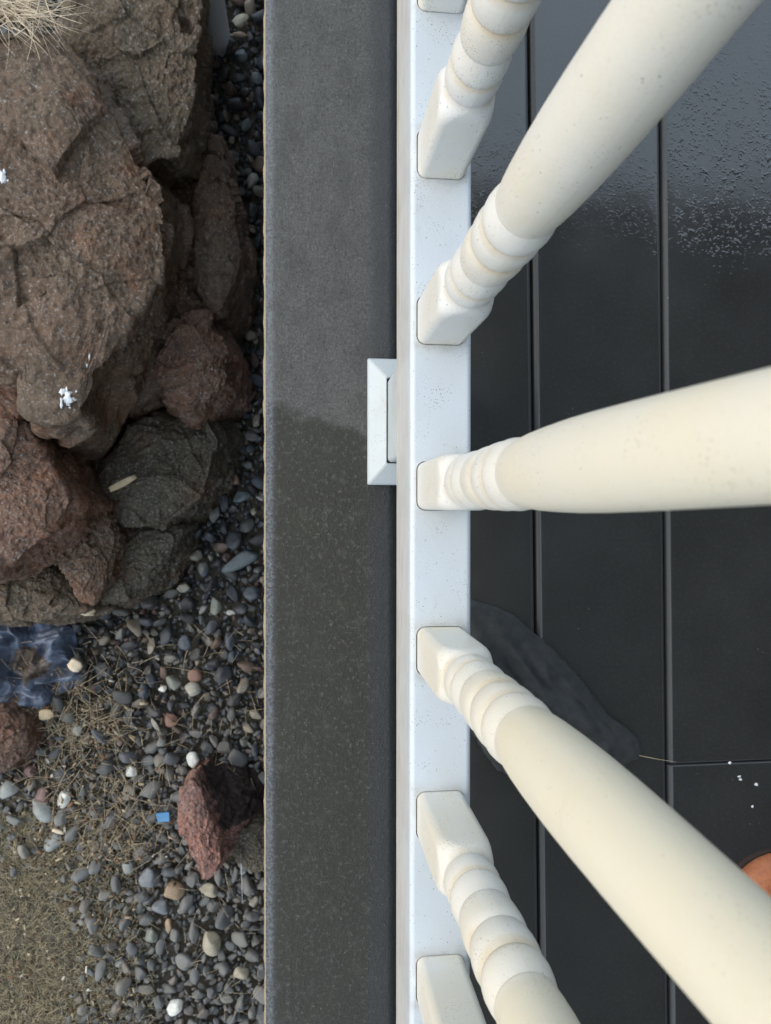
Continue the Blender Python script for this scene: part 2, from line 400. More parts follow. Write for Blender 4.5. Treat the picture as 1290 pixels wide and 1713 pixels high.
# ------------------------------------------------------------------ the deck
def board_mesh(name, x0, x1, y0, y1, top=0.0, th=.026, r=.005, seg=40, jag=0.0, endr=.003):
    """a board along y with eased long edges; section swept along y"""
    q = r * .75
    prof = [(x0, top - th), (x0, top - q), (x0 + .08 * r, top - q * .80), (x0 + .45 * r, top - q * .38), (x0 + .80 * r, top - q * .10), (x0 + r, top - q * .02)]
    for k in range(0, 13): prof.append((x0 + 1.15 * r + (x1 - x0 - 2.3 * r) * k / 12, top))
    prof += [(x1 - r, top - q * .02), (x1 - .80 * r, top - q * .10), (x1 - .45 * r, top - q * .38), (x1 - .08 * r, top - q * .80), (x1, top - q), (x1, top - th)]
    P = np.array(prof); n = len(P)
    ys = np.unique(np.concatenate([[y0, y0 + endr, y0 + endr * 1.8, y1 - endr * 1.8], np.linspace(y0 + endr, y1 - endr, seg), [y1]]))
    V = []
    for y in ys:
        row = np.column_stack([P[:, 0], np.full(n, y), P[:, 1]])
        if y in (y0, y1): row[:, 2] -= np.where(row[:, 2] > top - th / 2, endr, 0)
        V.append(row)
    V = np.concatenate(V)
    if jag:
        k = np.isclose(V[:, 0], x0) | (V[:, 0] < x0 + r)
        V[k, 0] += perlin(V[k] * 60) * jag + perlin(V[k] * 230) * jag * .6
    F = [(j * n + i, j * n + i + 1, (j + 1) * n + i + 1, (j + 1) * n + i) for j in range(len(ys) - 1) for i in range(n - 1)]
    F += [(j * n + n - 1, j * n, (j + 1) * n, (j + 1) * n + n - 1) for j in range(len(ys) - 1)]
    me = mesh_np(name, V, F)
    bm = bmesh.new(); bm.from_mesh(me); bmesh.ops.holes_fill(bm, edges=[e for e in bm.edges if e.is_boundary], sides=0)
    bmesh.ops.recalc_face_normals(bm, faces=bm.faces); bm.to_mesh(me); bm.free()
    return me


def boxbm(bm, x0, x1, y0, y1, z0, z1):
    v = [bm.verts.new((x, y, z)) for z in (z0, z1) for y in (y0, y1) for x in (x0, x1)]
    for f in ((0, 2, 3, 1), (4, 5, 7, 6), (0, 1, 5, 4), (2, 6, 7, 3), (0, 4, 6, 2), (1, 3, 7, 5)): bm.faces.new([v[i] for i in f])


def bm_obj(name, bm, m, parent=None, smooth=False):
    me = bpy.data.meshes.new(name); bm.to_mesh(me); bm.free()
    return link(name, me, m, parent, smooth)


YB0, YB1 = -2.4, 2.4
bm = bmesh.new()
boxbm(bm, .002, .040, YB0, YB1, -.17, -.0275)
for k in range(9): boxbm(bm, .0415, 2.6, -2.4 + k * .58, -2.362 + k * .58, -.17, -.0275)
for yy in (-1.9, 1.9): boxbm(bm, .15, .24, yy - .045, yy + .045, -.75, -.172)
deck = bm_obj('deck', bm, M['beam']); tag(deck, kind='structure')

XE = at(441, 860, 0).x; X1 = .1000
print('ledge edge x', XE, 'groove1', at(899, 860, 0).x, 'groove2', at(1117, 860, 0).x)
link('deck_board', board_mesh('outer_board', XE, X1 - .001, YB0, YB1, r=.0095, seg=900, jag=.0011), M['grit'], deck)
splay = math.radians(.80)
yj = at(1180, 1277, 0).y
xs = [X1 + .001]
W, GAP = .1405, .0028
XG = at(897, 860, 0).x - GAP / 2          # centre of the first groove
P2 = at(1115, 860, 0).x - GAP / 2 - XG
edges = [XG - P2, XG] + [XG + P2 * k for k in range(1, 16)]
for i in range(len(edges) - 1):
    x0 = edges[i] + GAP / 2; x1 = edges[i + 1] - GAP / 2
    if i == 0: x0 = X1 + .002
    spans = [(YB0, YB1)]
    if i == 2: spans = [(YB0, yj - .0007), (yj + .0007, YB1)]
    if i in (4, 7, 11): spans = [(YB0, .31 - i * .1), (.312 - i * .1, YB1)]
    for a, b in spans:
        o = link('deck_board', board_mesh('board', x0, x1, a, b, r=.0046, seg=30, endr=.0015), M['board'], deck)
        if i == 0:   # first board: only its right edge follows the splay
            for v in o.data.vertices:
                if v.co.x > .2: v.co.x += -math.tan(splay) * v.co.y
        else:
            for v in o.data.vertices: v.co.x += -math.tan(splay) * v.co.y

# ------------------------------------------------------------------ the railing
RX, RT, RB = .1114, .166, .078
rail_root = empty('railing', (RX, 0, 0))
tag(rail_root, 'white vinyl porch railing with turned spindles standing along the dark deck edge', 'railing')
bys = [at(738, py, RT).y for py in (-20, 257, 533, 808, 1080, 1358, 1638)]
pitch = (bys[0] - bys[-1]) / 6
print('bys', bys, 'pitch', pitch)
byc = [(bys[0] + bys[-1]) / 2 - pitch * (k - 3) for k in range(-2, 9)]


def rrect(a, b, c, n=8):
    """rounded rectangle, half sizes a, b, corner radius c, 4n points, counter-clockwise"""
    pts = []
    for q, (sx, sy) in enumerate(((1, 1), (-1, 1), (-1, -1), (1, -1))):
        for k in range(n):
            th = (q + k / (n - 1)) * math.pi / 2
            pts.append((sx * (a - c) + c * math.cos(th), sy * (b - c) + c * math.sin(th)))
    return pts


def prism_y(name, half, zc, hz, c, y0, y1, seg=2):
    pts = rrect(half, hz, c, 7); n = len(pts); V = []
    for y in np.linspace(y0, y1, seg): V += [(p[0], y, zc + p[1]) for p in pts]
    F = [(j * n + i, j * n + (i + 1) % n, (j + 1) * n + (i + 1) % n, (j + 1) * n + i) for j in range(seg - 1) for i in range(n)]
    me = mesh_np(name, np.array(V), F)
    bm = bmesh.new(); bm.from_mesh(me); bmesh.ops.remove_doubles(bm, verts=bm.verts, dist=1e-6)
    bmesh.ops.holes_fill(bm, edges=[e for e in bm.edges if e.is_boundary], sides=0)
    bmesh.ops.recalc_face_normals(bm, faces=bm.faces); bm.to_mesh(me); bm.free()
    return me


HH = .0247
me = prism_y('bottom_rail', HH, (RT + RB) / 2, (RT - RB) / 2, .0042, -1.5, 1.5)
tmp = bpy.data.objects.new('bottom_rail', me); COL.objects.link(tmp)
cb = bmesh.new()
for y in byc:                                              # sockets the spindles sit in
    pts = rrect(.0196, .0196, .0072, 6)
    lo = [cb.verts.new((p[0] - .0003, y + p[1], RT - .012)) for p in pts]; hi = [cb.verts.new((p[0] - .0003, y + p[1], RT + .02)) for p in pts]
    n = len(pts)
    for i in range(n): cb.faces.new((lo[i], lo[(i + 1) % n], hi[(i + 1) % n], hi[i]))
    cb.faces.new(lo[::-1]); cb.faces.new(hi)
bmesh.ops.remove_doubles(cb, verts=cb.verts, dist=1e-6); bmesh.ops.recalc_face_normals(cb, faces=cb.faces)
cme = bpy.data.meshes.new('cut'); cb.to_mesh(cme); cb.free()
co = bpy.data.objects.new('cut', cme); COL.objects.link(co)
mod = tmp.modifiers.new('b', 'BOOLEAN'); mod.object = co; mod.operation = 'DIFFERENCE'; mod.solver = 'EXACT'
dg = bpy.context.evaluated_depsgraph_get(); dg.update()
me2 = bpy.data.meshes.new_from_object(tmp.evaluated_get(dg))
bpy.data.objects.remove(tmp); bpy.data.objects.remove(co)
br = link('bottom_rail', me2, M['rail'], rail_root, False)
me2.polygons.foreach_set('use_smooth', [False] * len(me2.polygons))
for p in me2.polygons:
    nn = p.normal
    if abs(nn.y) < .01 and .02 < abs(nn.x) < .999 and abs(nn.z) > .02: p.use_smooth = True
tr = link('top_rail', prism_y('top_rail', .030, RT + .70 + .032, .032, .010, -1.5, 1.5), M['rail'], rail_root)

PROF = [(-.011, .019, .0066), (.0, .019, .0066), (.03, .019, .0066), (.06, .019, .0066), (.078, .019, .0068), (.084, .0191, .0085), (.089, .0190, .0118), (.093, .0187, .0155),
        (.0965, .0180, .0180), (.0985, .0172, .0172), (.1005, .0168, .0168), (.1025, .0176, .0176), (.107, .0183, .0183), (.113, .0184, .0184), (.119, .0178, .0178),
        (.1222, .0168, .0168), (.1228, .0166, .0166), (.1234, .0176, .0176), (.1255, .0183, .0183), (.130, .0185, .0185), (.137, .0179, .0179), (.1455, .0167, .0167),
        (.1470, .0165, .0165), (.1475, .0172, .0172), (.150, .0178, .0178), (.157, .0184, .0184), (.165, .0187, .0187), (.171, .0184, .0184), (.1755, .0173, .0173), (.1765, .0169, .0169), (.1772, .0177, .0177),
        (.180, .0183, .0183), (.185, .0189, .0189), (.191, .0190, .0190), (.197, .0184, .0184), (.2018, .0172, .0172), (.2026, .0168, .0168), (.2034, .0178, .0178), (.206, .0186, .0186),
        (.211, .0189, .0189), (.217, .0184, .0184), (.2255, .0170, .0170), (.2268, .0167, .0167), (.2275, .0172, .0172), (.230, .0172, .0172), (.238, .0179, .0179), (.250, .0185, .0185), (.270, .0190, .0190),
        (.295, .0192, .0192), (.32, .0189, .0189), (.35, .0182, .0182), (.38, .0173, .0173), (.42, .0160, .0160), (.46, .0146, .0146), (.50, .0134, .0134), (.545, .0125, .0125),
        (.555, .0122, .0122), (.557, .0150, .0150), (.562, .0160, .0160), (.568, .0150, .0150), (.572, .0140, .0140), (.578, .0160, .0160), (.588, .0178, .0178), (.596, .0165, .0165), (.598, .0155, .0155),
        (.602, .0180, .0180), (.608, .0190, .012), (.615, .019, .007), (.66, .019, .0066), (.70, .019, .0066)]


def baluster_mesh():
    pr = []
    for (a, b) in zip(PROF[:-1], PROF[1:]):
        m = 2 if b[0] - a[0] < .012 else 3
        for k in range(m): f = k / m; pr.append(tuple(a[i] + (b[i] - a[i]) * f for i in range(3)))
    pr.append(PROF[-1])
    pts0 = rrect(.019, .019, .0066, 12); n = len(pts0); V = []
    for (z, a, c) in pr: V += [(p[0], p[1], z) for p in rrect(a, a, min(c, a - 1e-4), 12)]
    F = [(j * n + i, j * n + (i + 1) % n, (j + 1) * n + (i + 1) % n, (j + 1) * n + i) for j in range(len(pr) - 1) for i in range(n)]
    me = mesh_np('baluster', np.array(V), F)
    return me


bme = baluster_mesh()
for i, y in enumerate(byc):
    o = link('baluster', bme if i == 0 else bme, M['baluster'], rail_root)
    o.location = (0, y, RT); o.rotation_euler = (0, 0, random.choice((0, 1, 2, 3)) * math.pi / 2)

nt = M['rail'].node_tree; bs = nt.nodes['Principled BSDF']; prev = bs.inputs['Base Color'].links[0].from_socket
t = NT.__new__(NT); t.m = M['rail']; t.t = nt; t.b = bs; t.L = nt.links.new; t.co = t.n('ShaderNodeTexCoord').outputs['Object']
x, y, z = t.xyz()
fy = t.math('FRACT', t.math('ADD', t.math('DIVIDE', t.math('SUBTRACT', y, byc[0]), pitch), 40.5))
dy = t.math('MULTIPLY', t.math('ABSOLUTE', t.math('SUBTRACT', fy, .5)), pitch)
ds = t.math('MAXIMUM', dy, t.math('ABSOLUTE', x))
ring = t.ramp(t.math('ADD', ds, t.math('MULTIPLY', t.math('SUBTRACT', t.noise(120, 4, .7), .5), .010)), [(.0190, 1.0), (.0225, .45), (.0285, 0.0)])  # contact shade at each spindle foot, painted in as a grimy ring
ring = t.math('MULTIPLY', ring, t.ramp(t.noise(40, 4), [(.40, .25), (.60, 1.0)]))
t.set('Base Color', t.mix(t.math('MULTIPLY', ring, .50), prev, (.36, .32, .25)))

# foot block and skirt that carry the rail on the deck
ya = at(650, 628, .06).y; yb = at(650, 776, .06).y
sy0 = at(615, 811, .004).y; sy1 = at(615, 600, .004).y; syc = (sy0 + sy1) / 2
sup = bm_obj('rail_support', (lambda b: b)(bmesh.new()), M['skirt'], rail_root)
bm = bmesh.new()
hy = (ya - yb) / 2
pts = rrect(.0250, hy, .004, 6); n = len(pts)
lo = [bm.verts.new((p[0], syc + p[1], .002)) for p in pts]; hi = [bm.verts.new((p[0], syc + p[1], RB - .0003)) for p in pts]
for i in range(n): bm.faces.new((lo[i], lo[(i + 1) % n], hi[(i + 1) % n], hi[i]))
bm.faces.new(hi); bmesh.ops.remove_doubles(bm, verts=bm.verts, dist=1e-6); bm.to_mesh(sup.data); bm.free()
SX = RX - at(615, 700, .004).x; SY = (sy1 - sy0) / 2
bm = bmesh.new()
levels = [(0, 0, .0006, 1), (0, 0, .006, 1), (.0015, .0015, .0078, 1), (SX - .0262, SY - hy - .0012, .0185, 1), (SX - .0256, SY - hy - .0006, .012, 1)]
rings = []
for (ix, iy, z, c) in levels:
    ax, ay = SX - ix, SY - iy
    rings.append([bm.verts.new((sx * ax, syc + s_ * ay, z)) for sx, s_ in ((1, 1), (-1, 1), (-1, -1), (1, -1))])
for a, b in zip(rings[:-1], rings[1:]):
    for i in range(4): bm.faces.new((a[i], a[(i + 1) % 4], b[(i + 1) % 4], b[i]))
bmesh.ops.recalc_face_normals(bm, faces=bm.faces)
bmesh.ops.bevel(bm, geom=[e for e in bm.edges if not e.is_boundary], offset=.0007, segments=2, affect='EDGES')
sk = bm_obj('skirt', bm, M['skirt'], sup)

# ------------------------------------------------------------------ roof and wall of the porch (outside the frame, mirrored in the wet boards)
def roof_edge():
    P = at(1000, 318, 0); d = P - Vector((0, 0, CAMZ)); t_ = 2.45 / (-d.z)
    return P.y + d.y * t_
YR = roof_edge(); print('roof edge y', YR)
bm = bmesh.new(); boxbm(bm, .62, 3.2, -4.5, YR, 2.45, 2.60)
pr = bm_obj('porch_roof', bm, M['soffit']); tag(pr, 'dark painted porch roof over the wet deck beside the house', 'roof')
bm = bmesh.new(); boxbm(bm, .60, .618, -4.52, YR + .02, 2.40, 2.62); bm_obj('fascia', bm, M['soffit'], pr)
bm = bmesh.new(); boxbm(bm, 2.62, 2.8, -4.4, YR, -.75, 2.448)
hw = bm_obj('house_wall', bm, M['wall']); tag(hw, 'dark grey house wall rising behind the deck under the porch roof', 'wall')

# ------------------------------------------------------------------ ground
ZG = -.62
n = 130
gx = np.concatenate([[-60, -20, -6, -2], np.linspace(-1.2, .6, n), [2, 6, 20, 60]]); gy = np.concatenate([[-60, -20, -6, -2.4], np.linspace(-1.6, 1.6, n), [2.4, 6, 20, 60]])
X, Y = np.meshgrid(gx, gy); V = np.column_stack([X.ravel(), Y.ravel(), np.zeros(X.size)])
A, B = at(120, 1500, ZG), at(40, 1700, ZG)


def soilmask(x, y):
    """1 where bare soil lies over the gravel: lower left of the plot"""
    d = np.sqrt(((x - at(20, 1590, ZG).x) / .17) ** 2 + ((y - at(20, 1590, ZG).y) / .24) ** 2)
    d2 = np.sqrt(((x - at(120, 1230, ZG).x) / .12) ** 2 + ((y - at(120, 1230, ZG).y) / .12) ** 2)
    return np.clip(1.6 - d, 0, 1), np.clip(1.5 - d2, 0, 1)


s1, s2 = soilmask(V[:, 0], V[:, 1])
near = (np.abs(V[:, 0]) < 1.3) & (np.abs(V[:, 1]) < 1.7)
V[:, 2] = ZG + np.where(near, fbm(V, 6, 4) * .006 - .010 + s1 * .026 + s2 * .010 + fbm(V, 28, 5, False, .65) * .007 * (s1 + s2 + .2), -.01)
mM = len(gy); nn = len(gx)
F = [(j * nn + i, j * nn + i + 1, (j + 1) * nn + i + 1, (j + 1) * nn + i) for j in range(mM - 1) for i in range(nn - 1)]
ground = link('ground', mesh_np('ground', V, F), M['soil']); tag(ground, kind='structure')


# ------------------------------------------------------------------ rocks
def radial(poly, c, th):
    """distance from c to a closed outline in directions th"""
    P = np.array([(p[0], p[1]) for p in poly]) - np.array([c[0], c[1]])
    out = np.full(len(th), .01)
    d = np.column_stack([np.cos(th), np.sin(th)])
    for a, b in zip(P, np.roll(P, -1, 0)):
        e = b - a; den = d[:, 0] * e[1] - d[:, 1] * e[0]
        den = np.where(np.abs(den) < 1e-12, 1e-12, den)
        r = (a[0] * e[1] - a[1] * e[0]) / den
        u = (a[0] * d[:, 1] - a[1] * d[:, 0]) / den
        ok = (u >= -1e-6) & (u <= 1 + 1e-6) & (r > 0)
        out = np.where(ok & (r > out), r, out)
    return out


ROCKBASES = []


def rock(label, top, z1, mat, base=None, z0=ZG - .03, spread=.02, amp=.014, dome=.02, tilt=(0, 0), seed=1, name='rock', fac=13, na=260, ns=70, nc=80, cat='rock', under=0.0, edge=.22, parent_c=None):
    tp = [at(x, y, z1) for x, y in top]
    ct = np.mean([[p.x, p.y] for p in tp], 0)
    if parent_c: q = at(*parent_c, z1); ct = np.array([q.x, q.y])
    th = np.linspace(0, 2 * math.pi, na, endpoint=False)
    rt = radial(tp, ct, th)
    for _ in range(2): rt = (np.roll(rt, 1) + 2 * rt + np.roll(rt, -1)) / 4
    if base:
        bp = [at(x, y, z0 + .03) for x, y in base]; cb_ = np.mean([[p.x, p.y] for p in bp], 0)
        rb = radial(bp, cb_, th)
        for _ in range(4): rb = (np.roll(rb, 1) + 2 * rb + np.roll(rb, -1)) / 4
    else: cb_ = ct; rb = rt + spread
    V = []
    for k in range(ns):                                 # flank
        f = k / (ns - 1); s = f ** .9
        w_ = 1 - (1 - f) ** 1.6 if base is None else f
        r = rb + (rt - rb) * s; c = cb_ + (ct - cb_) * s
        r = r * (1 + .04 * math.sin(math.pi * f) - under * math.sin(math.pi * min(1, f * 1.1)) * .5)
        z = z0 + (z1 - z0) * f
        V.append(np.column_stack([c[0] + r * np.cos(th), c[1] + r * np.sin(th), np.full(na, z)]))
    for k in range(1, nc + 1):                          # cap
        f = k / nc; r = rt * (1 - f) * 1.0
        V.append(np.column_stack([ct[0] + r * np.cos(th), ct[1] + r * np.sin(th), np.full(na, z1 + dome * (1 - (1 - f) ** 2))]))
    V = np.concatenate(V)
    hz = np.clip((V[:, 2] - z0) / max(1e-6, z1 - z0), 0, 1)
    V[:, 2] += hz ** 3 * ((V[:, 0] - ct[0]) * tilt[0] + (V[:, 1] - ct[1]) * tilt[1])
    rows = ns + nc
    # normals from the grid
    G = V.reshape(rows, na, 3)
    du = np.roll(G, -1, 1) - np.roll(G, 1, 1); dv = np.gradient(G, axis=0)
    N = np.cross(du, dv); N /= np.linalg.norm(N, axis=2)[..., None] + 1e-9
    for _ in range(6):
        N = N + np.roll(N, 1, 1) + np.roll(N, -1, 1); N[1:-1] = N[1:-1] + N[2:] + N[:-2]; N /= np.linalg.norm(N, axis=2)[..., None] + 1e-9
    N = N.reshape(-1, 3); N[-na:] = (0, 0, 1)
    q = V + np.array([seed * 3.7, seed * 1.9, 0])
    warp = np.column_stack([perlin(q * 9), perlin(q * 9 + 50), perlin(q * 9 + 90)]) * .018
    qq = (q + warp)
    d = cells(qq * np.array([1, 1, 1.5]), fac, seed) * amp * .58 + cells(qq * np.array([1, 1, 1.8]) + 3, fac * 2.6, seed + 9) * amp * .16 + fbm(q, 4.5, 3) * amp * .95 + fbm(qq, 17, 5, False, .6) * amp * .34
    d = d + fbm(qq + 5, 60, 3, True, .55) * .0016 + fbm(q, 150, 3) * .0013
    V = V + N * d[:, None]
    V[-na:] = V[-na:].mean(0)
    F = [(j * na + i, j * na + (i + 1) % na, (j + 1) * na + (i + 1) % na, (j + 1) * na + i) for j in range(rows - 1) for i in range(na)]
    o = link(name, mesh_np(name, V, F), mat)
    ROCKBASES.append((cb_, th, rb))
    return tag(o, label, cat)


rock('largest reddish brown boulder filling the upper left, with a broad rough top',
     [(-190, 110), (-60, 50), (40, 52), (100, 70), (140, 112), (160, 165), (205, 215), (236, 262), (266, 304), (276, 360), (262, 460), (200, 548), (160, 610), (140, 680), (90, 705), (45, 690), (40, 620), (-190, 590)],
     -.215, M['rock'], base=[(-100, 200), (120, 170), (250, 300), (330, 420), (322, 520), (285, 640), (235, 720), (165, 790), (110, 800), (60, 760), (-100, 720)], amp=.017, dome=.022, tilt=(-.06, .05), seed=3, fac=11, na=420, ns=110, nc=130, under=.05)
rock('olive brown boulder at the top edge, wedged behind the largest boulder',
     [(120, -140), (330, -150), (338, 20), (328, 90), (322, 160), (300, 262), (268, 262), (236, 290), (206, 214), (166, 165), (142, 108), (112, 60)],
     -.27, M['rock_grey'], base=[(180, -40), (320, -60), (332, 60), (345, 130), (352, 210), (345, 300), (300, 330), (250, 330), (200, 250)], amp=.015, dome=.016, seed=5, fac=12, na=340, ns=90, nc=90)
rock('dark brown rock face sunk in the shaded gap right of the largest boulder',
     [(205, 210), (250, 240), (300, 260), (332, 300), (338, 420), (340, 520), (300, 560), (262, 640), (215, 690), (170, 640), (190, 520)],
     -.44, M['rock_dark2'], amp=.015, dome=.03, seed=41, fac=15, spread=.03, na=300)
rock('narrow upright reddish rock squeezed between the big boulder and the dark gravel',
     [(350, 214), (374, 232), (388, 300), (396, 400), (392, 470), (372, 520), (345, 525), (332, 440), (322, 330), (330, 262)],
     -.43, M['rock'], amp=.011, dome=.02, seed=8, fac=20, spread=.018)
rock('rounded red brown rock with pinkish face below the narrow upright rock',
     [(300, 528), (350, 520), (384, 590), (378, 640), (345, 668), (322, 692), (268, 672), (256, 628), (278, 560)],
     -.40, M['rock_red'], amp=.012, dome=.025, seed=12, fac=18, spread=.022)
rock('dark mossy grey rock lying lowest in the middle of the rock pile',
     [(232, 700), (345, 690), (368, 735), (352, 800), (318, 850), (270, 880), (205, 872), (168, 842), (170, 780)],
     -.47, M['rock_dark'], amp=.014, dome=.02, seed=14, fac=16, spread=.035)
rock('low dark rock with a pale chip beside the edge of the gravel',
     [(195, 885), (262, 872), (306, 885), (290, 930), (250, 972), (214, 1003), (168, 1010), (178, 950)],
     -.52, M['rock_dark'], amp=.010, dome=.02, seed=17, fac=18, spread=.028)
rock('rust coloured boulder cut off by the left edge beneath the largest boulder',
     [(-160, 640), (0, 640), (38, 660), (52, 735), (96, 800), (118, 838), (84, 880), (40, 925), (-20, 960), (-160, 960)],
     -.30, M['rock_red'], amp=.014, dome=.02, tilt=(.05, .12), seed=21, fac=13, na=320, ns=90, nc=90, spread=.03)
rock('thin brown wedge of rock standing in the crack between two boulders',
     [(46, 700), (64, 735), (92, 800), (112, 850), (106, 884), (86, 880), (62, 815), (48, 760)],
     -.36, M['rock_red'], amp=.007, dome=.01, seed=23, fac=26, spread=.012, na=180, ns=60, nc=40)
rock('blocky brown grey rock standing at the foot of the rock pile above the blue sheet',
     [(100, 872), (140, 840), (178, 858), (192, 905), (182, 965), (158, 1006), (128, 1000), (102, 940)],
     -.44, M['rock'], amp=.011, dome=.018, seed=27, fac=18, spread=.02)
rock('low brown rock at the left edge just above the blue sheet',
     [(-90, 948), (0, 935), (48, 912), (96, 950), (120, 1000), (150, 1018), (70, 1036), (-90, 1040)],
     -.49, M['rock_grey'], amp=.012, dome=.02, seed=31, fac=16, spread=.02)
rock('small pitted red rock at the left edge below the blue sheet',
     [(-90, 1198), (10, 1192), (40, 1212), (46, 1250), (20, 1285), (-90, 1300)],
     -.555, M['rock_red'], amp=.007, dome=.015, seed=33, fac=26, spread=.012, na=180, ns=50, nc=50)
rock('single red lava stone with a dark flank, lying on the gravel near the deck edge',
     [(302, 1330), (322, 1300), (338, 1330), (350, 1370), (362, 1402), (372, 1440), (352, 1476), (336, 1474), (322, 1440), (298, 1390)],
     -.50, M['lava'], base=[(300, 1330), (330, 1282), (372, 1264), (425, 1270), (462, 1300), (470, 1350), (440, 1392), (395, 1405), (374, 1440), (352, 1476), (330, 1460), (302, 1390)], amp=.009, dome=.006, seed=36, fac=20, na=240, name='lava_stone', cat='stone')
rock('dark wet stone half hidden under the deck edge beside the red lava stone',
     [(392, 1392), (430, 1380), (470, 1400), (470, 1450), (425, 1458), (395, 1440)], -.57, M['rock_dark'], amp=.006, dome=.012, seed=38, fac=26, spread=.01, na=160, ns=50, nc=40, name='stone', cat='stone')


# ------------------------------------------------------------------ pebbles
def pebble_protos(n, sub, seed, sharp=.5):
    g = np.random.default_rng(seed); out = []
    for k in range(n):
        bm = bmesh.new(); bmesh.ops.create_icosphere(bm, subdivisions=sub, radius=1)
        V = np.array([v.co[:] for v in bm.verts]); F = np.array([[v.index for v in f.verts] for f in bm.faces]); bm.free()
        for _ in range(g.integers(8, 16)):
            nrm = g.normal(size=3); nrm /= np.linalg.norm(nrm); d0 = g.uniform(.55, .88)
            e = V @ nrm - d0; V = V - np.where(e > 0, e, 0)[:, None] * nrm * .9
        V *= 1 + (perlin(V * 1.3 + k * 7) * .10)[:, None]
        V *= g.uniform([.90, .55, .38], [1.40, 1.0, .70])
        out.append((V, F))
    return out


def rot(g):
    a = g.uniform(0, 2 * math.pi); b, c = g.normal(0, .5, 2)
    return np.array(Matrix.Rotation(a, 3, 'Z') @ Matrix.Rotation(b, 3, 'X') @ Matrix.Rotation(c, 3, 'Y'))


def in_rock(x, y, shrink=.012):
    for c, th, rb in ROCKBASES:
        dx, dy = x - c[0], y - c[1]; r = math.hypot(dx, dy); a = math.atan2(dy, dx) % (2 * math.pi)
        if r < rb[int(a / (2 * math.pi) * len(th)) % len(th)] - shrink: return True
    return False


